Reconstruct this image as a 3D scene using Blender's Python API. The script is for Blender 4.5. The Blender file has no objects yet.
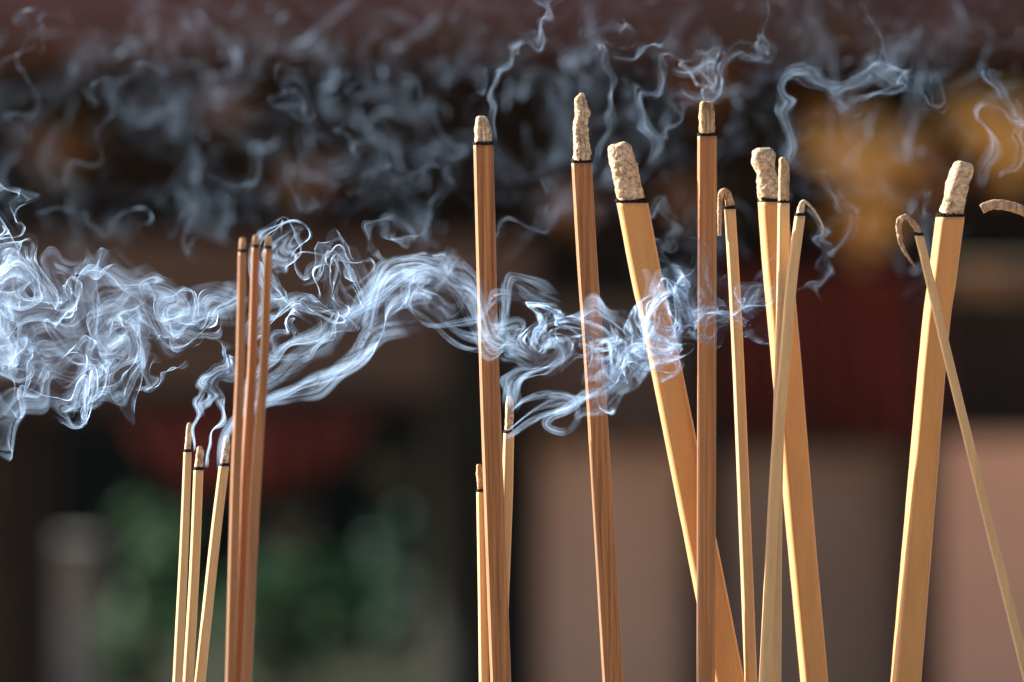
import bpy, bmesh, math, random
import numpy as np
from mathutils import Vector, Matrix, noise as mnoise
R = math.radians
# ------------------------------------------------------------------ camera, world, sun, exposure
sc = bpy.context.scene
COL = sc.collection
CAMZ, CAMD = 1.35, 0.853                      # camera height, distance to the incense
cam_data = bpy.data.cameras.new('camera'); cam = bpy.data.objects.new('camera', cam_data); COL.objects.link(cam)
cam.location = (0, -CAMD, CAMZ); cam.rotation_euler = (R(90), 0, 0)
cam_data.lens = 100; cam_data.sensor_width = 36; cam_data.clip_start = .02; cam_data.clip_end = 500
cam_data.dof.use_dof = True; cam_data.dof.focus_distance = CAMD-.002; cam_data.dof.aperture_fstop = 5.6
sc.camera = cam
SUN = Vector((-.82, .27, .45)).normalized()  # towards the sun
world = bpy.data.worlds.new('World'); sc.world = world; world.use_nodes = True
nt = world.node_tree; bgn = nt.nodes['Background']
sky = nt.nodes.new('ShaderNodeTexSky'); sky.sky_type = 'NISHITA'; sky.sun_disc = False
sky.dust_density = 3; sky.sun_elevation = math.asin(SUN.z); sky.sun_rotation = math.atan2(SUN.x, SUN.y)
nt.links.new(sky.outputs[0], bgn.inputs[0]); bgn.inputs[1].default_value = .072
sd = bpy.data.lights.new('sun', 'SUN'); sd.energy = 5.0; sd.angle = R(.53); sd.color = (1, .96, .90)
sun = bpy.data.objects.new('sun', sd); COL.objects.link(sun); sun.rotation_euler = SUN.to_track_quat('Z', 'Y').to_euler()
sc.view_settings.view_transform = 'Standard'; sc.view_settings.look = 'None'
sc.view_settings.exposure = 1.45; sc.view_settings.gamma = 1
cy = sc.cycles
cy.transparent_max_bounces = 96; cy.max_bounces = 8; cy.diffuse_bounces = 4; cy.use_denoising = True
cy.sample_clamp_indirect = 6

PX = .0003                                    # metres per picture unit at the incense
def at(px, py, y=0.):
    """a point of the place: px,py measured across and down on the plane at depth y"""
    k = PX*(CAMD+y)/CAMD
    return Vector(((px-512)*k, y, CAMZ+(341-py)*k))

# ------------------------------------------------------------------ helpers
def tag(o, label=None, cat=None, group=None, kind=None):
    for k, v in (('label', label), ('category', cat), ('group', group), ('kind', kind)):
        if v: o[k] = v
    return o
def empty(name, loc, **k):
    o = bpy.data.objects.new(name, None); COL.objects.link(o); o.location = loc; o.empty_display_size = .01
    return tag(o, **k)
def mesh_obj(name, verts, faces, mat, parent=None, smooth=True, **k):
    me = bpy.data.meshes.new(name); me.from_pydata([tuple(v) for v in verts], [], faces); me.update()
    if smooth: me.shade_smooth()
    me.materials.append(mat)
    o = bpy.data.objects.new(name, me); COL.objects.link(o)
    if parent is not None:
        o.parent = parent; o.matrix_parent_inverse = Matrix.Translation(-parent.location)
    return tag(o, **k)
def bm_obj(name, bm, mat, parent=None, smooth=False, **k):
    me = bpy.data.meshes.new(name); bm.to_mesh(me); bm.free()
    if smooth: me.shade_smooth()
    me.materials.append(mat)
    o = bpy.data.objects.new(name, me); COL.objects.link(o)
    if parent is not None:
        o.parent = parent; o.matrix_parent_inverse = Matrix.Translation(-parent.location)
    return tag(o, **k)
def box(bm, lo, hi, bev=0.):
    t = bmesh.new(); bmesh.ops.create_cube(t, size=1)
    c = [(a+b)/2 for a, b in zip(lo, hi)]; s = [abs(b-a) for a, b in zip(lo, hi)]
    for v in t.verts: v.co = Vector((c[i]+v.co[i]*s[i] for i in range(3)))
    if bev: bmesh.ops.bevel(t, geom=t.edges[:], offset=bev, segments=2, profile=.6, affect='EDGES')
    me = bpy.data.meshes.new('t'); t.to_mesh(me); t.free(); bm.from_mesh(me); bpy.data.meshes.remove(me)
def pbox(bm, x0, y0, x1, y1, Y, depth, bev=0.):
    """a box whose front covers picture units x0..x1, y0..y1 at depth Y"""
    a = at(x0, y1, Y); b = at(x1, y0, Y)
    box(bm, (a.x, Y, a.z), (b.x, Y+depth, b.z), bev)

def mat(name, col, rough=.6, var=.25, scale=8., stretch=(1, 1, 1), bump=0., col2=None, spec=.4, coord='Object', speck=0., detail=6, sheen=0.):
    m = bpy.data.materials.new(name); m.use_nodes = True; n = m.node_tree; p = n.nodes['Principled BSDF']
    tc = n.nodes.new('ShaderNodeTexCoord'); mp = n.nodes.new('ShaderNodeMapping'); mp.inputs['Scale'].default_value = stretch
    tx = n.nodes.new('ShaderNodeTexNoise'); tx.inputs['Scale'].default_value = scale; tx.inputs['Detail'].default_value = detail
    tx.inputs['Roughness'].default_value = .65
    n.links.new(tc.outputs[coord], mp.inputs[0]); n.links.new(mp.outputs[0], tx.inputs[0])
    r = n.nodes.new('ShaderNodeValToRGB'); c2 = col2 or tuple(c*(1-var) for c in col)
    r.color_ramp.elements[0].position = .33; r.color_ramp.elements[1].position = .67
    r.color_ramp.elements[0].color = (*c2, 1); r.color_ramp.elements[1].color = (*[min(1, c*(1+.5*var)) for c in col], 1)
    n.links.new(tx.outputs[0], r.inputs[0]); last = r.outputs[0]
    if speck:
        t2 = n.nodes.new('ShaderNodeTexNoise'); t2.inputs['Scale'].default_value = 2600; t2.inputs['Detail'].default_value = 3
        n.links.new(tc.outputs[coord], t2.inputs[0])
        mr = n.nodes.new('ShaderNodeMapRange'); mr.inputs[1].default_value = .3; mr.inputs[2].default_value = .7
        mr.inputs[3].default_value = 1-speck; mr.inputs[4].default_value = 1+speck*.6
        n.links.new(t2.outputs[0], mr.inputs[0])
        mx = n.nodes.new('ShaderNodeMix'); mx.data_type = 'RGBA'; mx.blend_type = 'MULTIPLY'; mx.inputs[0].default_value = 1
        cb = n.nodes.new('ShaderNodeCombineColor')
        for i in range(3): n.links.new(mr.outputs[0], cb.inputs[i])
        n.links.new(last, mx.inputs[6]); n.links.new(cb.outputs[0], mx.inputs[7]); last = mx.outputs[2]
    n.links.new(last, p.inputs['Base Color'])
    p.inputs['Roughness'].default_value = rough; p.inputs['Specular IOR Level'].default_value = spec
    if sheen:
        p.inputs['Sheen Weight'].default_value = sheen; p.inputs['Sheen Roughness'].default_value = .35; p.inputs['Sheen Tint'].default_value = (1, .95, .86, 1)
    if bump:
        b = n.nodes.new('ShaderNodeBump'); b.inputs['Strength'].default_value = bump; b.inputs['Distance'].default_value = .0004
        n.links.new(tx.outputs[0], b.inputs['Height']); n.links.new(b.outputs[0], p.inputs['Normal'])
    return m

# ------------------------------------------------------------------ smoke
def catmull(P, n):
    P = np.array(P, float); P = np.vstack([2*P[0]-P[1], P, 2*P[-1]-P[-2]])
    seg = len(P)-3; out = []
    for t in np.linspace(0, seg-1e-6, n*4):
        i = int(t); f = t-i; a, b, c, d = P[i:i+4]
        out.append(.5*((2*b)+(-a+c)*f+(2*a-5*b+4*c-d)*f*f+(-a+3*b-3*c+d)*f**3))
    out = np.array(out); L = np.r_[0, np.cumsum(np.linalg.norm(np.diff(out, axis=0), axis=1))]
    s = np.linspace(0, L[-1], n)
    return np.stack([np.interp(s, L, out[:, k]) for k in range(out.shape[1])], 1), L[-1]

class Flow:
    """divergence-free turbulence: a sum of random Fourier modes (lengths in mm-like picture units)"""
    def __init__(s, seed, scales=((90, 1.0), (45, .7), (24, .4)), modes=14):
        r = np.random.RandomState(seed); K = []; A = []; F = []
        for lam, amp in scales:
            for _ in range(modes):
                d = r.normal(size=3); d[2] *= .6; d /= np.linalg.norm(d)
                k = d*2*np.pi/(lam*r.uniform(.75, 1.35))
                a = np.cross(d, r.normal(size=3)); a /= np.linalg.norm(a)
                K.append(k); A.append(a*amp*np.sqrt(2./modes)); F.append(r.uniform(0, 6.283))
        s.K = np.array(K, np.float32); s.A = np.array(A, np.float32); s.F = np.array(F, np.float32)
    def __call__(s, X):
        return np.cos(X @ s.K.T + s.F) @ s.A

def noise1(x, r, n=6):
    o = np.zeros_like(x)
    for k in range(n):
        f = 1.6**k; o += np.sin(x*f*2*np.pi+r.uniform(0, 6.28)+.8*np.sin(x*f*2.1+r.uniform(0, 6)))/f**.5
    return o/2.2

def sheet(pts, w, T, tau, flow, seed, res=1.3, w1=None, p=1.0, T0=.0, steps=18, tilt=.5, lump=.6, f0=.06, f1=.12, swirl=()):
    """a ribbon of smoke: pts (x,y[,depth]) spine, half width w -> w1, stirred for a time T*u**p + T0"""
    r = np.random.RandomState(seed)
    pts = [tuple(q)+(0.,)*(3-len(q)) for q in pts]
    S, L = catmull(pts, 400); nu = max(12, int(L/res)); w1 = w if w1 is None else w1
    S, L = catmull(pts, nu)
    nv = max(9, int(2*max(w, w1)/res)+1)
    tg = np.gradient(S, axis=0); tg /= np.linalg.norm(tg, axis=1)[:, None]+1e-9
    nrm = np.stack([-tg[:, 1], tg[:, 0], np.zeros(nu)], 1); dep = np.array([0, 0, 1.])
    u = np.linspace(0, 1, nu); v = np.linspace(-1, 1, nv)
    ang = tilt+.9*noise1(u*L/180., r, 3)
    ww = (w+(w1-w)*u)
    B = nrm*np.cos(ang)[:, None]+dep*np.sin(ang)[:, None]
    X = S[:, None, :]+B[:, None, :]*(ww[:, None, None]*v[None, :, None])
    X = X.astype(np.float32)
    X0 = X.copy()
    for cx, cy, R, turns in swirl:                      # a rolled-up eddy: turn about its centre, fading outwards
        dx = X[..., 0]-cx; dy = X[..., 1]-cy
        a = turns*6.283*np.exp(-(dx*dx+dy*dy)/(R*R)); c, n = np.cos(a), np.sin(a)
        X[..., 0] = cx+c*dx-n*dy; X[..., 1] = cy+n*dx+c*dy
    dt = ((T*u**p+T0)/steps).astype(np.float32)[:, None]
    Y = X.reshape(-1, 3)
    dt = np.repeat(dt, nv, 0).reshape(-1, 1)
    for _ in range(steps):
        k = flow(Y); Y = Y+dt*flow(Y+.5*dt*k)
    X = Y.reshape(nu, nv, 3)
    def area(Z):
        a = np.gradient(Z, axis=0); b = np.gradient(Z, axis=1)
        return np.linalg.norm(np.cross(a, b), axis=2)+1e-6
    ratio = area(X0)/area(X)
    prof = (1-np.abs(v)**2.5)[None, :]*np.clip(u/f0, 0, 1)[:, None]*np.clip((1-u)/f1, 0, 1)[:, None]
    str_ = np.clip(.62+lump*noise1(v[None, :]*1.1+.25*noise1(u*L/120., r, 3)[:, None], r, 6), .06, 2.2)
    D = tau*np.clip(ratio, 0, 2.2)*prof*str_
    return X, D.astype(np.float32)


# ------------------------------------------------------------------ the setting: ground, temple front, garden behind
M = {}
M['ground'] = mat('paving', (.46, .31, .20), .8, .3, 3)
M['beam'] = mat('maroon_lacquer', (.10, .044, .043), .6, .6, 1.3, (.3, 1, 1))
M['lintel'] = mat('dark_wood', (.075, .042, .028), .5, .4, 4, (.2, 1, 1))
M['black'] = mat('black_lacquer', (.022, .017, .014), .6, .4, 4, spec=.12)
M['green_black'] = mat('dark_green_lacquer', (.012, .014, .011), .6, .3, 4, spec=.12)
M['roof'] = mat('roof_boards', (.05, .035, .03), .7, .4, 6)
M['gilt'] = mat('gilded_wood', (.97, .46, .13), .42, .6, 4.5, col2=(.16, .055, .016))
M['gilt_faint'] = mat('dull_gilding', (.20, .085, .028), .5, .5, 8, col2=(.05, .03, .02))
M['gilt_dim'] = mat('darker_gilding', (.37, .17, .06), .5, .6, 8, col2=(.05, .03, .02))  # same gilding in a darker colour
M['olive'] = mat('olive_gilding', (.10, .075, .03), .5, .6, 8, col2=(.03, .03, .018))
M['red'] = mat('red_cloth', (.15, .024, .017), .8, .75, 2.6, (1, 1, .3))
M['curtain'] = mat('dark_red_cloth', (.11, .015, .009), .8, .7, 2.2, (1, 1, .6))
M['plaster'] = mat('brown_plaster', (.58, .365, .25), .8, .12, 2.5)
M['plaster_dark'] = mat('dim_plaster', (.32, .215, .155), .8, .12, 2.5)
M['pink'] = mat('pink_plaster', (.74, .41, .265), .8, .15, 2.0)
M['stone'] = mat('grey_stone', (.24, .24, .235), .8, .3, 5)
M['leaf'] = mat('leaf', (.06, .15, .065), .6, .5, 6, col2=(.010, .035, .018), spec=.12)
M['leaf_blue'] = mat('bluish_leaf', (.10, .18, .14), .6, .5, 6, col2=(.03, .06, .05), spec=.15)
M['bark'] = mat('bark', (.05, .035, .025), .8, .4, 9)
bm = bmesh.new(); bmesh.ops.create_grid(bm, x_segments=40, y_segments=40, size=60)
bm_obj('ground', bm, M['ground'], kind='structure')

M['soil'] = mat('soil', (.030, .034, .02), .9, .5, 5, spec=.1)
bm = bmesh.new(); box(bm, (-7, 8.25, .004), (3, 13.9, .05)); bm_obj('soil', bm, M['soil'], kind='structure')

M['gilt'].node_tree.nodes['Principled BSDF'].inputs['Metallic'].default_value = .45
def slab(name, rect, Y, depth, m, label, cat, bev=.008, extra=None, group=None):
    """one thing of the temple front: a bevelled block, with moulding strips as its trim"""
    bm = bmesh.new(); pbox(bm, *rect, Y, depth, bev)
    o = bm_obj(name, bm, m, label=label, cat=cat, group=group)
    if extra:
        for nm, rc, dz, mm in extra:
            b = bmesh.new(); pbox(b, *rc, Y-dz, dz+.004, .004); bm_obj(nm, b, mm, o)
    return o
GB = at(0, 0, 7.7); YB = 7.7
def floor_px(Y): return 341+CAMZ/(PX*(CAMD+Y)/CAMD)
fl = floor_px(YB)
slab('eaves_beam', (-260, -170, 1290, 44), 7.0, .5, M['beam'], 'maroon eaves beam running across the top of the blurred background', 'beam',
     extra=[('moulding', (-260, 34, 1290, 43), .03, M['lintel'])]+[('dentil', (x, 6+9*((x//37) % 3), x+48+(x*7) % 31, 33), .05+.02*(x % 3), M['lintel'] if (x//61) % 2 else M['beam']) for x in range(-250, 1280, 97)])
slab('recess_board', (-260, 40, 1290, 262), 8.15, .12, M['black'], 'black frieze board behind the gilded brackets', 'recess')  # black board standing in for the shade of the recess behind the brackets
slab('lintel', (-260, 236, 536, 408), 7.75, .30, M['lintel'], 'wide dark brown lintel at left above the red swag', 'lintel',
     extra=[('moulding', (-260, 392, 528, 404), .025, M['black'])])
slab('shrine_lintel', (536, 300, 722, 440), 7.80, .30, M['lintel'], 'short dark brown lintel above the brown plaster panel', 'lintel')
slab('gilded_rail', (958, 266, 1290, 292), 7.70, .2, M['gilt_dim'], 'thin orange brown rail above the black panel at far right', 'rail')
slab('black_panel', (946, 294, 1290, 440), 7.78, .2, M['black'], 'black panel above the pink wall at far right', 'panel')
slab('shrine_header', (722, 256, 946, 300), 7.86, .2, M['black'], 'black header board from which the dark red curtain hangs', 'board')
def pillar(x0, x1, m, label, top=-60, Y=YB):
    o = empty('pillar', at((x0+x1)/2, floor_px(Y), Y+.1), label=label, cat='pillar', group='dark pillars of the temple front')
    k = PX*(CAMD+Y)/CAMD; r = (x1-x0)/2*k; c = at((x0+x1)/2, 0, Y); zt = at(0, top, Y).z
    def lathe(nm, prof, mm):
        n = 40; V = []; F = []
        for (rr, z) in prof:
            for i in range(n): a = 6.28319*i/n; V.append((c.x+rr*math.cos(a), Y+r+rr*math.sin(a), z))
        for j in range(len(prof)-1):
            for i in range(n): F.append((j*n+i, j*n+(i+1) % n, (j+1)*n+(i+1) % n, (j+1)*n+i))
        mesh_obj(nm, V, F, mm, o)
    lathe('shaft', [(r*1.02, .16), (r, .9), (r*.97, zt)], m)
    lathe('base', [(r*1.5, 0), (r*1.55, .05), (r*1.35, .12), (r*1.1, .17), (.01, .171)], M['stone'])
pillar(-60, 48, M['black'], 'dark reddish brown pillar at the left edge of the background', 410)
pillar(426, 538, M['green_black'], 'broad black pillar behind the middle of the incense', 300)
pillar(688, 724, M['green_black'], 'slim black pillar between the two plaster panels', 300)
pillar(903, 947, M['black'], 'slim black pillar beside the pink wall', 262)
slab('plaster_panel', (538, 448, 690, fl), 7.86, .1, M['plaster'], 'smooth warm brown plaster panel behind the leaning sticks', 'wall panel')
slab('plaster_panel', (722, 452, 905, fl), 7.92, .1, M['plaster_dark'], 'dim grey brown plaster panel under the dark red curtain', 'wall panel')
slab('pink_wall', (940, 438, 1300, fl), 7.70, .2, M['pink'], 'pinkish brown wall at the lower right', 'wall')

def bracket(px, py, s, m, m2, label, Y=7.45, skew=0.):
    """a carved bracket set: stacked arms stepping out, bearing blocks and a curled nose"""
    o = empty('bracket', at(px, py+s, Y+.1), label=label, cat='bracket', group='gilded brackets under the eaves')
    for nm, rects, mm in (
        ('arm', [(px-s*.95, py-s*.28, px+s*.95+skew, py+s*.05)], m),
        ('arm', [(px-s*.55, py+s*.12, px+s*.55, py+s*.48)], m),
        ('bearing_block', [(px-s*.9, py-s*.62, px-s*.55, py-s*.32)], m2),
        ('bearing_block', [(px-s*.18, py-s*.66, px+s*.2, py-s*.32)], m2),
        ('bearing_block', [(px+s*.55, py-s*.62, px+s*.9, py-s*.32)], m2),
        ('foot_block', [(px-s*.25, py+s*.52, px+s*.25, py+s)], m2)):
        b = bmesh.new()
        for rc in rects: pbox(b, *rc, Y, .16, .02)
        bm_obj(nm, b, mm, o)
    k = PX*(CAMD+Y)/CAMD; c = at(px, py, Y); V = []; F = []; n = 12; q = 26
    for j in range(q):                                      # curled nose, a tapering scroll that comes forward
        t = j/(q-1); a = t*4.6; rr = s*k*.34*(1-.55*t); th = s*k*.16*(1-.6*t)
        y = Y-.05-rr*math.sin(a)*.6; z = c.z+s*k*.1+rr*math.cos(a)-.1*s*k
        for i in range(n):
            b = 6.28319*i/n; V.append((c.x+th*math.cos(b), y+th*math.sin(b)*math.sin(a), z+th*math.sin(b)*math.cos(a)))
    for j in range(q-1):
        for i in range(n): F.append((j*n+i, j*n+(i+1) % n, (j+1)*n+(i+1) % n, (j+1)*n+i))
    mesh_obj('scroll', V, F, m, o)
bracket(872, 158, 62, M['gilt'], M['gilt'], 'large bright orange gilded bracket above the dark red curtain', Y=7.08)
bracket(1012, 128, 60, M['gilt'], M['gilt'], 'large orange gilded bracket at the right edge', Y=7.08)
bracket(866, 226, 40, M['gilt'], M['gilt_dim'], 'peach coloured bracket just above the dark red curtain', Y=7.2)
bracket(930, 175, 40, M['gilt'], M['gilt_dim'], 'orange bracket behind the sunlit thick stick', Y=7.2)
bracket(838, 120, 38, M['gilt_dim'], M['gilt'], 'dull golden bracket left of the large bright bracket', Y=7.6)
bracket(708, 82, 34, M['gilt_dim'], M['gilt_dim'], 'dull orange bracket behind the tip of the upright dark stick')
bracket(572, 205, 26, M['gilt_dim'], M['gilt_dim'], 'small orange bracket to the left of the leaning thick stick')
bracket(58, 148, 40, M['gilt_faint'], M['olive'], 'dull orange bracket at the far left of the frieze')
bracket(226, 100, 32, M['gilt_faint'], M['olive'], 'dim bracket high above the three red sticks')
bracket(300, 178, 38, M['gilt_faint'], M['olive'], 'dim orange bracket to the upper right of the three red sticks')
bracket(690, 200, 34, M['gilt_dim'], M['olive'], 'dim bracket behind the upright dark stick')
bracket(560, 448, 24, M['gilt_dim'], M['gilt_dim'], 'small dull orange bracket at the top left of the warm plaster panel')
bracket(636, 452, 24, M['gilt_dim'], M['olive'], 'small dull orange bracket at the top middle of the warm plaster panel')
bracket(392, 474, 26, M['olive'], M['olive'], 'olive carved bracket right of the red swag', Y=7.6)
bracket(290, 530, 22, M['olive'], M['olive'], 'small olive carved bracket below the red swag', Y=7.6)

def cloth(name, fn, nu, nv, m, Y, th, label, cat):
    V = []; F = []
    for s_ in (0, 1):
        for j in range(nv+1):
            for i in range(nu+1):
                px, py, d = fn(i/nu, j/nv); p = at(px, py, Y); V.append((p.x, Y+d+s_*th, p.z))
    n = (nu+1)*(nv+1)
    for j in range(nv):
        for i in range(nu):
            a = j*(nu+1)+i; F.append((a, a+1, a+nu+2, a+nu+1)); F.append((n+a, n+a+nu+1, n+a+nu+2, n+a+1))
    rim = [j*(nu+1) for j in range(nv+1)], [j*(nu+1)+nu for j in range(nv+1)], list(range(nu+1)), [nv*(nu+1)+i for i in range(nu+1)]
    for q in rim:
        for a, b in zip(q[:-1], q[1:]): F.append((a, b, n+b, n+a))
    return mesh_obj(name, V, F, m, label=label, cat=cat)
def swag(u, v):
    a = (u-.5)*2; w = 128
    return 247+a*w*(1-.1*v), 414+v*(6+70*math.sqrt(max(0, 1-a*a))), .03*math.sin(u*44)*(.4+v)-.05*math.sin(v*3.1)
cloth('red_swag', swag, 120, 20, M['red'], 7.55, .006, 'half round dark red cloth swag hanging under the wide lintel at left', 'swag')
def curt(u, v):
    return 712+u*232, 270+v*168*(1-.05*math.cos(u*13)-.05*math.sin(u*29)), .035*math.sin(u*50+.6*math.sin(v*4))*(.4+.6*v)
cloth('curtain', curt, 150, 24, M['curtain'], 7.72, .006, 'dark red pleated altar curtain behind the thick sticks', 'curtain')

# unseen roof, added and sized to darken the temple front and brackets
bm = bmesh.new(); box(bm, (-6, 7.35, 2.75), (6, 9.1, 2.95), .02)
roof = bm_obj('shade_roof', bm, M['roof'], label='unseen dark roof added to shade the temple front', cat='roof')
for i in range(25):
    b = bmesh.new(); x = -6+.5*i; box(b, (x-.05, 7.25, 2.64), (x+.05, 9, 2.748), .01); bm_obj('rafter', b, M['roof'], roof)

# the garden glimpsed through the opening at left
slab('garden_wall', (-500, 120, 900, floor_px(14.)), 14., .2, M['green_black'], 'dark wall far behind the greenery', 'wall')
def shrub(px, py, w, h, Y, m, label, seed, n=520):
    r = random.Random(seed); k = PX*(CAMD+Y)/CAMD; c = at(px, py, Y)
    o = empty('shrub', (c.x, Y, 0), label=label, cat='shrub', group='shrubs behind the temple front')
    V = []; F = []
    cl = [Vector((r.gauss(0, .42)*w*k, r.gauss(0, .25)*w*k, r.uniform(-1, 1)*h*k)) for _ in range(14)]
    for _ in range(n):
        q = r.choice(cl); p = Vector((c.x, Y, c.z))+q+Vector((r.gauss(0, 1), r.gauss(0, 1), r.gauss(0, 1)))*w*k*.16
        s = r.uniform(.035, .075); d = Vector((r.gauss(0, 1), r.gauss(0, 1), r.gauss(0, .6)-.3)).normalized()
        e = d.cross(Vector((r.gauss(0, 1), r.gauss(0, 1), 1))).normalized()*s*.42; i = len(V)
        V += [p, p+d*s*.5+e, p+d*s, p+d*s*.5-e, ]; F.append((i, i+1, i+2, i+3))
    mesh_obj('foliage', V, F, m, o, smooth=False)
    V = []; F = []
    for q in cl[:6]:
        a = Vector((c.x, Y, 0)); b = Vector((c.x, Y, c.z))+q
        i = len(V)
        for j in range(5):
            t = j/4; p = a.lerp(b, t)+Vector((0, 0, 0)); p.x = a.x+(b.x-a.x)*t*t; rr = .02*(1-.7*t)
            V += [p+Vector((rr*math.cos(g), rr*math.sin(g), 0)) for g in (0, 1.57, 3.14, 4.71)]
        for j in range(4):
            for g in range(4): F.append((i+4*j+g, i+4*j+(g+1) % 4, i+4*j+4+(g+1) % 4, i+4*j+4+g))
    mesh_obj('stem', V, F, M['bark'], o)
shrub(135, 590, 60, 85, 9.6, M['leaf'], 'green shrub behind the three pale sticks at left', 1)
shrub(268, 610, 40, 60, 9.8, M['leaf'], 'dark green shrub behind the three red sticks', 2)
shrub(402, 575, 28, 60, 10.2, M['leaf_blue'], 'pale bluish green shrub left of the broad black pillar', 3)
shrub(300, 650, 110, 70, 11.0, M['leaf'], 'low dark hedge at the back of the opening', 4, 1500)
shrub(130, 680, 90, 60, 11.2, M['leaf'], 'low shrub behind the grey stone post', 5, 1200)
pst = empty('stone_post', at(70, floor_px(8.6), 8.6), label='pale grey stone post at lower left', cat='post')
b = bmesh.new(); pbox(b, 50, 550, 92, floor_px(8.6), 8.6, .14, .02); bm_obj('shaft', b, M['stone'], pst)
b = bmesh.new(); pbox(b, 46, 540, 96, 549, 8.58, .18, .015); bm_obj('cap', b, M['stone'], pst)
# ------------------------------------------------------------------ incense
M['tan'] = mat('tan_incense', (.62, .30, .098), .55, .10, 300, (1, 1, .15), .2, spec=.35, speck=.10, sheen=.6)
M['pale'] = mat('pale_incense', (.64, .41, .19), .55, .16, 420, (1, 1, .05), .2, spec=.35, speck=.10, sheen=.6)
M['brown'] = mat('reddish_incense', (.46, .195, .062), .5, .3, 1000, (1, 1, .012), .4, spec=.4, speck=.1, sheen=.7, col2=(.22, .078, .024))  # grain, with dark lengthwise streaks painting in the shade of the grooves
M['deep'] = mat('deep_red_incense', (.38, .165, .065), .5, .35, 700, (1, 1, .02), .4, spec=.4, speck=.1, sheen=.7)
M['ash'] = mat('ash', (.68, .53, .36), .95, .5, 620, bump=.45, col2=(.25, .165, .10), spec=.1, speck=.35)
M['ash_brown'] = mat('brown_ash', (.54, .38, .24), .95, .5, 700, (1, 1, .3), .8, col2=(.2, .115, .06), spec=.1, speck=.35)
M['char'] = mat('char', (.020, .016, .014), .9, .4, 900, bump=.6, spec=.1)

def section(n_face, rnd, groove, gd):
    """half-unit square outline with rounded corners; each face carries shallow lengthwise grooves"""
    P = []
    for f in range(4):
        a = f*math.pi/2
        for i in range(n_face):
            t = -1+2*i/n_face+1./n_face
            x = t; y = -1.
            lim = 1-rnd
            if abs(t) > lim:
                q = (abs(t)-lim)/rnd; y = -1+rnd*(1-math.sqrt(max(0, 1-q*q)))*.9; x = math.copysign(lim+rnd*q*.98, t)
            elif groove:
                y = -1+gd*max(0, math.cos(t/lim*math.pi*groove))**7
            P.append((x*math.cos(a)-y*math.sin(a), x*math.sin(a)+y*math.cos(a)))
    return P
def path_at(pts, n):
    S, L = catmull([(p[0], p[1], p[2], p[3]) for p in pts], n)
    return S
def sweep(S, sec, rot, rough=0., seed=0, lump=8., upright=True, taper=None, tz=.4):
    """S rows: px, py, depth, width (picture units).  upright: level cuts, else cuts square to the path"""
    V = []; n = len(sec); prev = None
    C = [Vector((s[0], s[2], -s[1])) for s in S]
    for j, s in enumerate(S):
        t = (C[min(j+1, len(C)-1)]-C[max(j-1, 0)]).normalized()
        if upright: ux, uy = Vector((1, 0, 0)), Vector((0, 1, 0))
        else:
            if prev is None: prev = Vector((1, 0, 0)) if abs(t.x) < .8 else Vector((0, 0, -1))
            uy = t.cross(prev); uy = Vector((0, 1, 0)) if uy.length < .05 else uy.normalized()
            if uy.y < 0: uy = -uy
            ux = uy.cross(t).normalized(); prev = ux
        h = s[3]/2/(math.cos(rot)+math.sin(abs(rot))); tp = taper(j/(len(S)-1)) if taper else 1.
        for (a, b) in sec:
            x = (a*math.cos(rot)-b*math.sin(rot))*h*tp; y = (a*math.sin(rot)+b*math.cos(rot))*h*tp
            p = C[j]+ux*x+uy*y
            if rough:
                q = p/lump+Vector((seed*7.3, seed*3.1, 0))
                d = mnoise.fractal(q, .9, 2.1, 4)*rough*s[3]
                p = p+(ux*x+uy*y).normalized()*d+t*d*tz
            V.append(world_pt(p))
    F = [(j*n+i, j*n+(i+1) % n, (j+1)*n+(i+1) % n, (j+1)*n+i) for j in range(len(S)-1) for i in range(n)]
    F.append(tuple(range(n-1, -1, -1))); F.append(tuple(range((len(S)-1)*n, len(S)*n)))
    return V, F
def world_pt(p):
    y = p.y*PX; return at(p.x, -p.z, y)
BED = 905.                                              # where the sticks enter the ash of the burner
def stick(label, kind, shaft, ash, rot, group=None, band=2.4, rough=.07, ash_kind='ash', blunt=.55, hook=False, lump=6., groove=0, gd=.0, ash_rot=None):
    """shaft, ash: rows (px, py, depth, width) from the burning end down / from the band up"""
    a, b = shaft[-2], shaft[-1]; f = (BED-b[1])/(b[1]-a[1])
    foot = (b[0]+(b[0]-a[0])*f, BED, b[2]+(b[2]-a[2])*f, b[3])
    root = empty('incense_stick', world_pt(Vector((foot[0], foot[2], -foot[1]))), label=label, cat='incense stick', group=group)
    pts = list(shaft)+[foot]
    sec = section(26, .18 if kind == 'brown' else .46 if kind == 'tan' else .5, groove, gd)
    V, F = sweep(path_at(pts, 150), sec, rot, .006, len(label), 30.)
    mesh_obj('shaft', V, F, M[kind], root)
    s0 = shaft[0]; fat = s0[3] > 25
    dx = (shaft[1][0]-s0[0])/(shaft[1][1]-s0[1])
    w = s0[3]
    B = [(s0[0]-dx*y, s0[1]-y, s0[2], w*ww) for y, ww in ((-.4, .985), (.2, 1.0), (band*.5, 1.0), (band, .97), (band+.5, .92))]
    V, F = sweep(B, sec, rot, .08, len(label), 3., tz=1.1); mesh_obj('charred_band', V, F, M['char'], root)
    A = [(s0[0]-dx*(band-.2), s0[1]-band+.2, s0[2], ash[0][3])]+list(ash)
    n = max(26, int(sum(math.dist(p[:2], q[:2]) for p, q in zip(A[:-1], A[1:]))*1.6))
    tp = (lambda t: 1. if t < .9 else math.sqrt(max(.02, 1-((t-.9)/.1)**2*(1-blunt**2)))) if not hook else (lambda t: 1-.35*t)
    V, F = sweep(path_at(A, n), section(18, .9 if fat else .6, groove, gd*1.5), rot if ash_rot is None else ash_rot, rough, len(label)+1, lump, upright=not (hook or fat), taper=tp)
    mesh_obj('ash', V, F, M[ash_kind], root)
    return root
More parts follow.
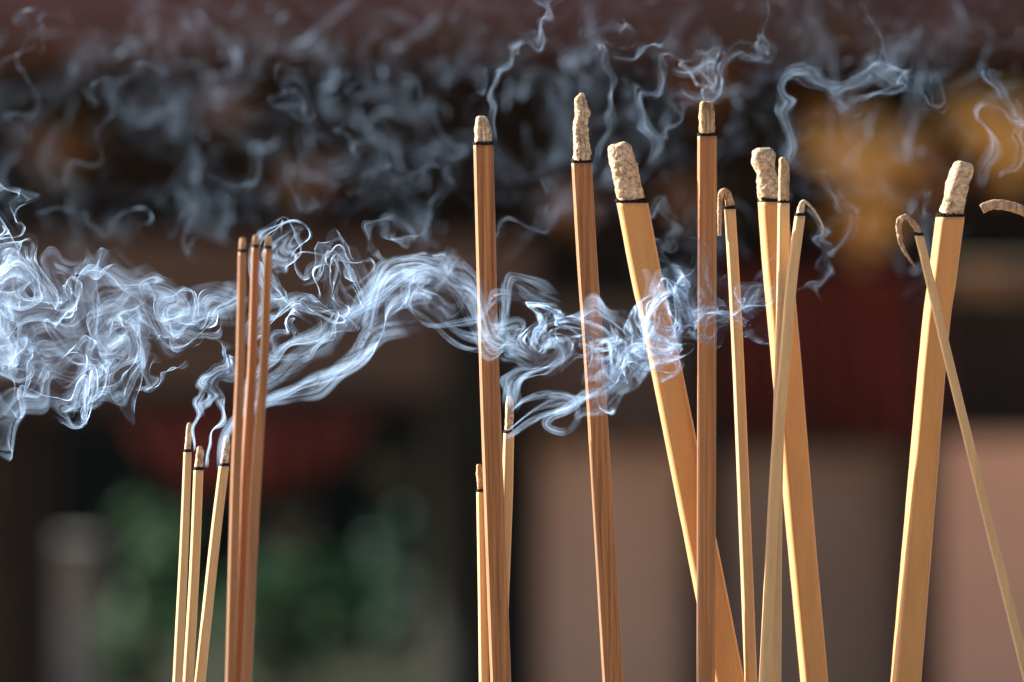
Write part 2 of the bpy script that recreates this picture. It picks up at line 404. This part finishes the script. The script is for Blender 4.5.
G1 = 'dark reddish grooved sticks'; G2 = 'thick tan sticks'; G3 = 'thin pale sticks'; G4 = 'out of focus red sticks'
d12, d6, d18 = R(13), R(6), R(18)
# dark reddish sticks with grooved faces
stick('dark reddish stick with a short tan ash cap, left of the other two dark sticks', 'brown',
      [(483.3,145,0,20.5), (489,360,0,20.5), (494,500,0,21), (501,690,0,21.5)], [(482.6,130,0,17.5), (481.5,116,0,11)], R(8), G1, groove=3, gd=.15, rough=.05)
stick('dark reddish stick with a long crooked ash tip rising highest of all', 'brown',
      [(581.5,163,0,21), (587,260,0,21), (594,360,0,21), (603.5,520,0,21), (613.5,690,0,21.5)], [(582.5,150,0,18), (580.5,130,0,16), (582.5,112,0,15.5), (580.5,101,0,13), (581.8,93,0,7)], R(8), G1, groove=3, gd=.15, rough=.085)
stick('upright dark reddish stick crossing in front of the thick leaning stick', 'brown',
      [(707,136,-20,20), (706.6,400,-20,19.5), (705.8,690,-20,19)], [(706.8,120,-20,17), (706,101,-20,14)], R(8), G1, groove=3, gd=.15, rough=.04, ash_kind='ash_brown')
# thick tan sticks with crumbling ash
stick('thick tan stick leaning to the left with a bent crumbly ash tip', 'tan',
      [(632.3,203,16,33), (648,285,16,33), (664.5,360,14,33), (729,684,14,34)], [(629,190,16,29), (624,168,16,28), (619.5,150,16,26), (617.8,143,16,25)], R(6), G2, rough=.055, lump=7.)
stick('thick tan stick standing behind two thin crossed pale sticks', 'tan',
      [(773,202,44,33), (777,260,44,33), (786,360,44,32.5), (799.5,520,44,31), (814.5,684,44,30)], [(769,190,44,29), (766,174,44,23), (763.5,160,44,28), (763,148,44,25)], d12, G2, rough=.06, lump=8.)
stick('thick tan stick leaning to the right with a bright sunlit left edge', 'tan',
      [(950,217,34,32), (942,280,34,31.5), (932.5,360,34,31), (905.5,684,34,34)], [(953,205,34,28), (957.5,185,34,28), (962,171,34,27.5), (964,162,34,24)], d18, G2, rough=.05, lump=8.)
# thin pale sticks
stick('thin pale stick with its ash tip curled over to the left', 'pale',
      [(729.8,209,28,12.5), (738,360,28,13), (751,684,28,14)], [(729,200,28,10), (726,192,27,9), (721.5,193,26,8.5), (720,202,26,7.5), (719.6,218,26,7), (719.3,236,26,6)], R(17), G3, hook=True, rough=.06, lump=4., ash_kind='ash_brown')
stick('thin pale stick with straight brown ash, close against the thick stick with a knobbly tip', 'pale',
      [(783.6,203,-8,13), (781.5,330,-8,13), (776.5,500,-8,13), (774.8,684,-8,14)], [(783.8,190,-8,12.5), (783.8,170,-8,12), (783.5,157,-8,10.5)], R(12), G3, rough=.035, ash_kind='ash_brown')
stick('thin pale stick leaning right with a fine ash thread hanging off its tip', 'pale',
      [(799.8,216,-26,12), (791.5,280,-26,12.5), (785.5,350,-26,12.5), (775.5,470,-26,12.5), (764.5,684,-26,13)], [(801,208,-26,9), (803,202,-26,6), (808,204,-26,4), (815,212,-26,3.4), (821,222,-26,3), (825,236,-26,3)], R(17), G3, hook=True, rough=.06, lump=4.)
stick('thin tan stick leaning left across the thick sunlit stick, its ash curled into a hook', 'pale',
      [(919,235.5,-12,10), (932,290,-12,10.3), (948.5,360,-12,10.6), (985.5,510,-12,11), (1024,664,-12,11.5)],
      [(917,229,-12,8), (912,222,-12,7), (904.5,217,-12,7), (899,222,-13,8), (899,233,-13,7.5), (902,246,-13,6), (908,257,-13,5), (915,267,-13,4)], R(14), G3, hook=True, rough=.15, lump=4., ash_kind='ash_brown')
stick('stick beyond the right edge whose curled ash arches into view', 'pale',
      [(1046,262,0,11), (1050,400,0,11), (1056,684,0,12)], [(1045,250,0,11), (1040,228,0,12), (1030,215,0,13.5), (1014,207.5,0,15), (998,204.5,0,16), (988,206,0,16.5), (981.5,209,0,17)], R(14), G3, hook=True, rough=.04, lump=5., ash_kind='ash_brown')
stick('short pale stick behind the left side of the dark stick with the short ash cap', 'pale',
      [(481,492,14,10.5), (482.5,580,14,10.5), (484,684,14,11)], [(480,480,14,8), (479,464,14,6.5)], R(18), G3, rough=.09, ash_kind='ash_brown', lump=4.)
stick('short pale stick behind the right side of the dark stick with the short ash cap', 'pale',
      [(508.8,433,18,12), (507,500,18,12.5), (503.5,600,18,12), (500,684,18,12)], [(509.3,420,18,9.5), (509.6,405,18,9), (509.4,396,18,7)], R(15), G3, rough=.05, lump=4.)
# three thin pale sticks at left
stick('leftmost and tallest of three thin pale sticks', 'pale',
      [(187.7,452,0,9), (184,550,0,10), (177.5,684,0,11)], [(188.5,440,0,7), (189,431,0,6.5), (189.5,422.5,0,5)], R(16), 'three thin pale sticks at left', rough=.06, lump=4.)
stick('middle and shortest of three thin pale sticks', 'pale',
      [(198.6,470,10,11), (194.5,570,10,11.3), (188,684,10,11.8)], [(199.6,460,10,9), (200,452,10,8.5), (199.8,446,10,6)], R(16), 'three thin pale sticks at left', rough=.06, lump=4.)
stick('most tilted of three thin pale sticks, next to the red ones', 'pale',
      [(224,466,17,11.5), (214,550,17,11.8), (199.8,684,17,12.2)], [(225.3,455,17,9.5), (226.6,445,17,8.5), (227.2,435.5,17,6)], R(16), 'three thin pale sticks at left', rough=.05, lump=4.)
# three red sticks held close together, a little nearer to the lens
for lb, sh, tip in (('leftmost of three slim red sticks standing close together', [(242.3,252,8.5), (240.5,360,9.5), (238.5,420,10.5), (235.5,500,11), (230.5,690,11)], 238),
                    ('middle one of three slim red sticks standing close together', [(255.8,247,8.5), (252.5,360,10), (249,420,11), (245,500,11), (238.5,690,11)], 235),
                    ('rightmost of three slim red sticks standing close together', [(268.3,249,8.5), (264.5,360,9.5), (260,420,10.5), (255,500,11), (246,690,11)], 236)):
    stick(lb, 'deep', [(x, y, -160+(12 if 'middle' in lb else 0), w) for x, y, w in sh],
          [(sh[0][0]+.3, sh[0][1]-7, -160, 7.2), (sh[0][0]+.5, tip, -160, 6)], R(8), G4, rough=.04, groove=1, gd=.12, ash_kind='ash_brown')

# the ash bed and the bronze burner that hold them, below the picture
bz = at(0, BED, 0).z
V = []; F = []; nr, na = 24, 60
for j in range(nr+1):
    for i in range(na):
        a = 6.28319*i/na; r_ = .27*j/nr+.001
        x, y = r_*math.cos(a), r_*math.sin(a)
        V.append((x, y, bz+.004+.004*mnoise.noise(Vector((x*30, y*30, 0)))))
for j in range(nr):
    for i in range(na): F.append((j*na+i, j*na+(i+1) % na, (j+1)*na+(i+1) % na, (j+1)*na+i))
M['bed'] = mat('ash_bed', (.32, .28, .24), .95, .3, 90)
M['bronze'] = mat('bronze', (.10, .075, .045), .45, .4, 12)
mesh_obj('ash_bed', V, F, M['bed'], kind='structure')
prof = [(.22, 0), (.25, .04), (.14, .14), (.12, .5), (.16, bz-.32), (.27, bz-.2), (.31, bz-.06), (.29, bz+.01), (.31, bz+.022), (.28, bz+.024), (.275, bz-.02)]
V = [(r_*math.cos(6.28319*i/64), r_*math.sin(6.28319*i/64), z) for r_, z in prof for i in range(64)]
F = [(j*64+i, j*64+(i+1) % 64, (j+1)*64+(i+1) % 64, (j+1)*64+i) for j in range(len(prof)-1) for i in range(64)]
mesh_obj('incense_burner', V, F, M['bronze'], label='bronze burner that holds the incense sticks', cat='incense burner')
def plumes(sheet, Flow):
    F = Flow(3, ((170, 1.), (85, .7), (40, .3))); G = Flow(11, ((80, 1.), (42, .65), (22, .25)))
    G2 = Flow(12, ((90, 1.), (40, .7), (20, .3))); S = Flow(7, ((130, 1.), (70, .5))); S2 = Flow(8, ((100, 1.), (48, .5)))
    N = Flow(21, ((34, 1.), (18, .3)))
    out = {}
    def mixp(a, b, t): return [tuple(x+(y-x)*t for x, y in zip(p, q)) for p, q in zip(a, b)]
    def fan(o, a, b, n, w, w1, T, tau, fl, seed, **k):
        """n ribbons side by side between the spines a and b"""
        for i in range(n):
            t = (i+.5)/n; z = 14*math.sin(i*2.4+seed)
            o.append(sheet([(x, y, z) for x, y in mixp(a, b, t)], w, T, tau, fl[i % len(fl)], seed*20+i, w1=w1, tilt=.1+.65*math.sin(i*1.9+seed), **k))
    def eddies(k, pts):
        return [(x+30*math.sin(k*3.7+i), y+25*math.cos(k*2.3+2*i), 22+9*math.sin(k+i*5.), (1 if (k+i) % 2 else -1)*(.55+.2*math.sin(k*1.3+i))) for i, (x, y) in enumerate(pts)]
    o = out['left'] = []
    sw = [(28,305,34,.6), (112,345,30,-.6), (75,385,22,.5), (168,300,24,.6), (205,318,16,-.6), (8,215,22,.7), (60,270,26,-.5)]
    up = [(246,286),(195,288),(140,264),(90,248),(40,244),(-70,215)]; lo = [(232,318),(178,338),(140,366),(95,384),(45,385),(-70,430)]
    fan(o, up, lo, 4, 10, 30, 22, .26, (G, S2, S), 1, T0=6, swirl=sw, lump=.55)
    fan(o, [(250,290),(200,300),(155,318),(110,330),(60,325),(-70,310)], [(240,300),(195,318),(150,335),(110,350),(60,350),(-70,345)], 2, 9, 26, 18, .28, (S2, G), 21, T0=6, swirl=sw[:4], lump=.6)
    fan(o, up, lo, 2, 18, 52, 34, .20, (S2, G), 2, T0=8, swirl=sw[:3], lump=.4)
    fan(o, [(150,345),(100,362),(50,372),(-50,400)], [(150,376),(95,390),(30,415),(-30,455)], 2, 8, 22, 20, .34, (S2, G), 3, T0=8, swirl=sw, lump=.6)
    fan(o, [(80,300),(30,290),(-60,270)], [(70,360),(20,365),(-60,380)], 3, 18, 34, 22, .34, (S2, G), 4, T0=10, swirl=sw[:1], lump=.5)
    fan(o, [(215,300),(160,300),(110,300),(60,290),(-60,280)], [(200,325),(150,345),(100,365),(50,375),(-60,400)], 3, 16, 40, 16, .16, (S, S2), 5, T0=6, swirl=sw[:3], lump=.3)
    o.append(sheet([(-40,170),(0,185),(14,215),(-4,245),(-50,260)], 12, 26, .3, G, 55, w1=16, T0=6, swirl=sw[5:6]))
    o.append(sheet([(188,362),(160,380),(140,384),(150,366),(162,356)], 6, 14, .35, N, 56, w1=8, T0=4))
    o = out['trio'] = []
    o.append(sheet([(193,452),(194,435),(200,412),(212,395),(206,375),(220,358),(232,335)], 2.5, 10, .7, N, 5, w1=9, T0=1))
    o.append(sheet([(206,467),(210,440),(222,415),(216,395),(226,372),(222,345)], 2.5, 10, .7, N, 6, w1=9, T0=1))
    o.append(sheet([(200,420),(198,400),(210,380),(222,370),(214,392)], 5, 8, .4, N, 67, w1=6, T0=2))
    o.append(sheet([(219,470),(222,440),(238,418),(275,400),(320,384),(360,362),(385,340),(425,310)], 3, 14, .45, S, 7, w1=17, T0=0, tilt=.2, p=2, lump=.4))
    o.append(sheet([(222,462),(226,438),(244,412),(280,392),(325,374),(365,350),(395,325),(430,300)], 3, 16, .42, S2, 57, w1=16, T0=0, tilt=.9, p=2, lump=.4))
    fan(o, [(232,430),(244,394),(268,360),(305,328),(350,300),(400,276),(450,262)], [(238,430),(256,402),(290,374),(325,350),(365,325),(405,300),(450,285)], 3, 6, 16, 20, .36, (S, S2), 8, T0=1.5, lump=.55)
    sw = [(290,248,30,.8), (303,326,16,1.2), (330,285,24,-.5), (350,275,18,.6)]
    fan(o, [(262,300),(262,262),(278,236),(300,230),(316,246),(312,272)], [(300,320),(282,296),(276,268),(288,250),(302,254),(300,270)], 3, 7, 9, 13, .34, (S2, N), 9, T0=3, swirl=sw[:3])
    fan(o, [(235,345),(262,305),(300,275),(335,258),(360,256),(368,285)], [(255,345),(285,322),(315,300),(345,288),(360,278),(352,266)], 4, 8, 10, 15, .28, (G, S2, G2), 10, T0=4, swirl=sw)
    o.append(sheet([(262,318),(290,322),(312,318),(316,335),(296,345),(268,350)], 6, 8, .5, N, 59, w1=6, T0=3, swirl=sw[1:2]))
    o.append(sheet([(250,345),(280,362),(310,352),(330,325),(320,305),(300,312)], 5, 8, .45, N, 60, w1=6, T0=2))
    o = out['arch'] = []
    fan(o, [(360,330),(378,275),(408,250),(450,268),(482,300),(508,320),(530,345)], [(372,330),(398,292),(425,275),(452,292),(480,318),(500,345),(540,360)], 4, 9, 10, 17, .30, (S, S2), 12, T0=3, lump=.9)
    fan(o, [(340,312),(400,285),(440,300),(478,312),(510,300),(535,282),(560,296)], [(345,325),(400,312),(440,322),(478,326),(505,312),(528,298),(555,305)], 3, 7, 8, 16, .32, (S2, S), 13, T0=4, swirl=[(430,290,24,.5)])
    o.append(sheet([(395,270),(430,262),(455,295),(430,318),(385,322)], 9, 14, .32, G, 63, w1=12, T0=5, swirl=[(430,290,26,.6)]))
    o.append(sheet([(385,262),(372,240),(385,222),(405,235),(425,250)], 5, 14, .16, N, 64, w1=8, T0=4))
    o = out['right'] = []
    sw = [(588,352,24,.7), (652,335,24,-.7), (700,300,24,.6), (545,342,22,-.6), (612,378,16,.5)]
    fan(o, [(503,405),(512,370),(545,335),(590,312),(630,312),(665,318),(700,290),(745,265)], [(510,412),(525,385),(560,362),(600,352),(640,356),(675,345),(712,325),(770,305)], 5, 5, 18, 24, .46, (G, S2, G2), 14, T0=2.5, swirl=sw, lump=.6)
    fan(o, [(485,320),(530,335),(575,325),(620,322),(665,312),(700,285),(735,250)], [(490,345),(540,362),(580,368),(625,372),(668,352),(705,328),(765,312)], 3, 11, 20, 24, .36, (G2, S2), 15, T0=7, swirl=sw)
    o.append(sheet([(503,440),(530,422),(560,405),(600,392),(640,376),(690,346)], 3, 12, .6, S, 16, w1=14, T0=1))
    o.append(sheet([(505,432),(535,416),(566,402),(605,386),(640,366),(680,352)], 3, 14, .5, S2, 17, w1=14, T0=1, tilt=1.0))
    o.append(sheet([(510,412),(526,400),(552,393),(572,398),(578,414),(564,428),(546,424),(552,412),(572,404),(600,390)], 4, 6, .75, S, 66, w1=5, T0=1))
    o.append(sheet([(575,420),(600,408),(608,388),(602,370),(612,356)], 6, 12, .35, N, 68, w1=8, T0=3))
    o = out['upper'] = []
    k = 30
    for (a, b, c, d) in (((-60,120),(60,100),(140,150),(60,240)), ((40,240),(130,200),(190,130),(120,20)), ((180,230),(260,160),(230,90),(300,10)),
                      ((310,250),(400,190),(350,110),(430,60)), ((360,170),(440,140),(420,60),(500,10)), ((60,20),(200,50),(300,20),(440,50)),
                      ((490,150),(420,200),(330,180),(240,210)), ((330,230),(200,190),(100,230),(-30,200)), ((-60,40),(30,100),(20,180),(-40,240))):
        for j in (0, 1):
            o.append(sheet([a, b, c, d], 46, 40, .0085, F, k, w1=90, T0=24, res=2.0, tilt=.7*j, lump=.5, swirl=eddies(k, (a, b, c, d)))); k += 1
    o.append(sheet([(-120,130),(200,110),(420,140),(640,90)], 120, 26, .024, F, 90, w1=120, T0=30, res=4., tilt=0, lump=.25))
    o.append(sheet([(-120,60),(150,90),(350,50),(560,110)], 90, 26, .020, F, 91, w1=110, T0=30, res=4., tilt=0, lump=.3))
    o = out['filaments'] = []
    for pts, w, T, tau in (([(40,215),(80,208),(110,215),(150,222),(180,200)], 3, 22, .10), ([(170,190),(190,215),(205,245),(225,270)], 3, 20, .12),
                   ([(330,100),(345,80),(375,90),(370,130),(400,150)], 6, 24, .08), ([(270,100),(300,110),(290,85),(265,95)], 8, 20, .08),
                   ([(400,75),(425,90),(440,130),(410,170),(440,200)], 7, 26, .08), ([(340,230),(370,190),(380,150),(340,140)], 5, 24, .09),
                   ([(280,180),(300,200),(330,185),(345,165)], 8, 24, .07), ([(60,190),(100,150),(115,110),(90,70)], 6, 30, .06), ([(10,130),(40,90),(20,50),(50,10)], 8, 30, .06),
                   ([(380,240),(400,215),(425,222),(430,250)], 7, 18, .10), ([(200,180),(240,192),(280,186)], 5, 20, .10)):
        o.append(sheet(pts, w, T, tau*.42, G, k, w1=w*4, T0=5)); k += 1
    o = out['veil'] = []
    for (a, b, c, d) in (((540,220),(600,130),(560,60),(640,0)), ((620,240),(700,190),(740,120),(700,20)), ((740,140),(830,150),(860,80),(980,40)),
                      ((800,250),(860,200),(910,240),(880,130)), ((880,140),(960,90),(930,40),(1060,0)), ((460,50),(600,20),(760,40),(920,0)),
                      ((510,290),(560,220),(530,180),(590,110)), ((630,290),(690,240),(760,250),(720,160)), ((660,60),(760,50),(860,30),(1040,50))):
        for j in (0, 1):
            o.append(sheet([a, b, c, d], 44, 40, .010, F, k, w1=84, T0=22, res=2.0, tilt=.7*j, lump=.5, swirl=eddies(k, (a, b, c, d)))); k += 1
    o.append(sheet([(480,110),(650,70),(850,90),(1120,50)], 110, 26, .020, F, 92, w1=100, T0=30, res=4., tilt=0, lump=.25))
    o = out['wisps'] = []
    def wisp(pts, w, T, tau, fl, seed, w1, **q):
        for i in (0, 1):
            o.append(sheet([(x+3*i, y) for x, y in pts], w, T, tau*.5, fl, seed+50*i, w1=w1*1.15, tilt=.2+.6*i, p=.8, lump=1., f1=.35, **q))
    wisp([(493,142),(491,112),(498,82),(503,58),(518,38),(545,34),(540,-30)], 2, 15, .20, N, 40, 9)
    wisp([(478,95),(486,70),(498,72),(492,84)], 4, 10, .10, N, 70, 5, T0=2)
    wisp([(594,164),(602,140),(610,118),(604,86),(606,60),(592,36),(606,24),(622,45),(600,58)], 2, 14, .15, N, 41, 7)
    wisp([(612,58),(650,54),(680,36)], 5, 14, .09, N, 71, 7, T0=3)
    wisp([(646,170),(650,140),(632,110),(640,90),(680,68),(712,74),(706,52),(690,20)], 4, 20, .13, G, 42, 15, T0=2, swirl=[(698,66,22,.6)])
    wisp([(668,66),(700,60),(722,72),(716,90),(690,84),(676,70)], 6, 12, .13, S2, 72, 8, T0=3)
    wisp([(660,140),(678,110),(690,84)], 6, 12, .08, N, 73, 7, T0=2)
    wisp([(785,168),(787,130),(790,80),(815,66),(832,88),(850,80),(880,74),(930,92),(920,60)], 4, 16, .16, G, 43, 14, T0=2)
    wisp([(700,90),(745,55),(756,20),(790,-20)], 6, 24, .08, G, 74, 14, T0=4)
    wisp([(838,100),(862,110),(900,86),(880,50),(860,10)], 6, 20, .10, G2, 75, 14, T0=4)
    wisp([(978,190),(990,150),(992,118),(1012,104),(1030,60)], 4, 18, .16, G, 44, 12, T0=3)
    wisp([(1000,178),(1012,150),(1000,112)], 5, 14, .10, G2, 76, 8, T0=3)
    wisp([(808,205),(824,230),(826,262),(812,285),(812,304)], 2.5, 14, .18, N, 45, 8, T0=2)
    wisp([(540,175),(555,200),(530,230),(522,270)], 7, 18, .07, G, 77, 10, T0=4)
    wisp([(640,220),(655,200),(668,235),(650,260),(690,270)], 5, 20, .10, G2, 78, 10, T0=4)
    wisp([(840,190),(852,215),(835,235),(850,160)], 6, 16, .06, G2, 79, 8, T0=4)
    wisp([(905,215),(915,195),(925,210),(940,220)], 4, 12, .10, N, 80, 6, T0=2)
    return out
# ------------------------------------------------------------------ smoke material and objects
def smoke_mat(name, col):
    m = bpy.data.materials.new(name); m.use_nodes = True; n = m.node_tree; n.nodes.clear(); L = n.links
    at_ = n.nodes.new('ShaderNodeAttribute'); at_.attribute_name = 'smoke_depth'
    ge = n.nodes.new('ShaderNodeNewGeometry')
    def mth(op, a, b=None):
        q = n.nodes.new('ShaderNodeMath'); q.operation = op
        for i, v in enumerate((a, b)):
            if v is None: continue
            if isinstance(v, (int, float)): q.inputs[i].default_value = v
            else: L.new(v, q.inputs[i])
        return q.outputs[0]
    dt = n.nodes.new('ShaderNodeVectorMath'); dt.operation = 'DOT_PRODUCT'
    L.new(ge.outputs['Normal'], dt.inputs[0]); L.new(ge.outputs['Incoming'], dt.inputs[1])
    # depth of smoke along the ray through a thin sheet: thickness / cosine
    od = mth('DIVIDE', at_.outputs['Fac'], mth('MAXIMUM', mth('ABSOLUTE', dt.outputs['Value']), .10))
    alpha = mth('SUBTRACT', 1, mth('EXPONENT', mth('MULTIPLY', od, -1)))
    df = n.nodes.new('ShaderNodeBsdfDiffuse'); tl = n.nodes.new('ShaderNodeBsdfTranslucent')
    for b in (df, tl): b.inputs[0].default_value = (*col, 1)
    sn = n.nodes.new('ShaderNodeCombineXYZ')                  # smoke scatters alike whichever way a sheet is turned
    for i in range(3): sn.inputs[i].default_value = SUN[i]
    L.new(sn.outputs[0], df.inputs['Normal'])
    ng = n.nodes.new('ShaderNodeVectorMath'); ng.operation = 'SCALE'; ng.inputs['Scale'].default_value = -1
    L.new(sn.outputs[0], ng.inputs[0]); L.new(ng.outputs[0], tl.inputs['Normal'])
    mx = n.nodes.new('ShaderNodeMixShader'); mx.inputs[0].default_value = .7
    L.new(df.outputs[0], mx.inputs[1]); L.new(tl.outputs[0], mx.inputs[2])
    tr = n.nodes.new('ShaderNodeBsdfTransparent'); mm = n.nodes.new('ShaderNodeMixShader')
    L.new(alpha, mm.inputs[0]); L.new(tr.outputs[0], mm.inputs[1]); L.new(mx.outputs[0], mm.inputs[2])
    o = n.nodes.new('ShaderNodeOutputMaterial'); L.new(mm.outputs[0], o.inputs[0])
    return m
M['smoke'] = smoke_mat('smoke', (.47, .67, .95))
DEPTH = {'left': 0, 'trio': -20, 'arch': -25, 'right': -78, 'upper': 850, 'wisps': 135, 'veil': 700, 'filaments': 330}
SLAB = {'filaments': 'fine curled smoke threads floating above the three red sticks', 'left': 'dense billowing white smoke drifting out at the left edge', 'trio': 'curling white smoke rising from the three thin pale sticks',
        'arch': 'smooth arch of smoke bending over toward the leftmost dark stick', 'right': 'bright swirling smoke crossing in front of the dark and leaning sticks',
        'upper': 'faint bluish smoke haze across the upper left', 'veil': 'very faint smoke veil across the upper right', 'wisps': 'thin bluish wisps rising from the tips at upper right'}
def build_smoke():
    for key, sheets in plumes(sheet, Flow).items():
        VV = []; FF = []; DD = []; off = 0
        for X, D in sheets:
            nu, nv = D.shape
            y = (X[..., 2]*.6+DEPTH[key])*PX; k = PX*(CAMD+y)/CAMD
            V = np.stack([(X[..., 0]-512)*k, y, CAMZ+(341-X[..., 1])*k], -1).reshape(-1, 3)
            idx = np.arange(nu*nv).reshape(nu, nv)
            q = np.stack([idx[:-1, :-1], idx[1:, :-1], idx[1:, 1:], idx[:-1, 1:]], -1).reshape(-1, 4)
            q = q[D.reshape(-1)[q].max(1) > .006]
            VV.append(V); FF.append(q+off); DD.append(D.reshape(-1)); off += nu*nv
        V = np.concatenate(VV); q = np.concatenate(FF); D = np.concatenate(DD)
        used = np.zeros(len(V), bool); used[q.ravel()] = True; rm = np.cumsum(used)-1
        V = V[used]; D = D[used]; q = rm[q]
        me = bpy.data.meshes.new('smoke')
        me.vertices.add(len(V)); me.vertices.foreach_set('co', V.astype(np.float32).ravel())
        me.loops.add(q.size); me.loops.foreach_set('vertex_index', q.ravel().astype(np.int32))
        me.polygons.add(len(q)); me.polygons.foreach_set('loop_start', np.arange(0, q.size, 4, dtype=np.int32))
        a = me.attributes.new('smoke_depth', 'FLOAT', 'POINT'); a.data.foreach_set('value', (D*TAU).astype(np.float32))
        me.update(calc_edges=True); me.shade_smooth(); me.materials.append(M['smoke'])
        o = bpy.data.objects.new('smoke', me); COL.objects.link(o); tag(o, SLAB[key], 'smoke', kind='stuff')
TAU = .62
build_smoke()
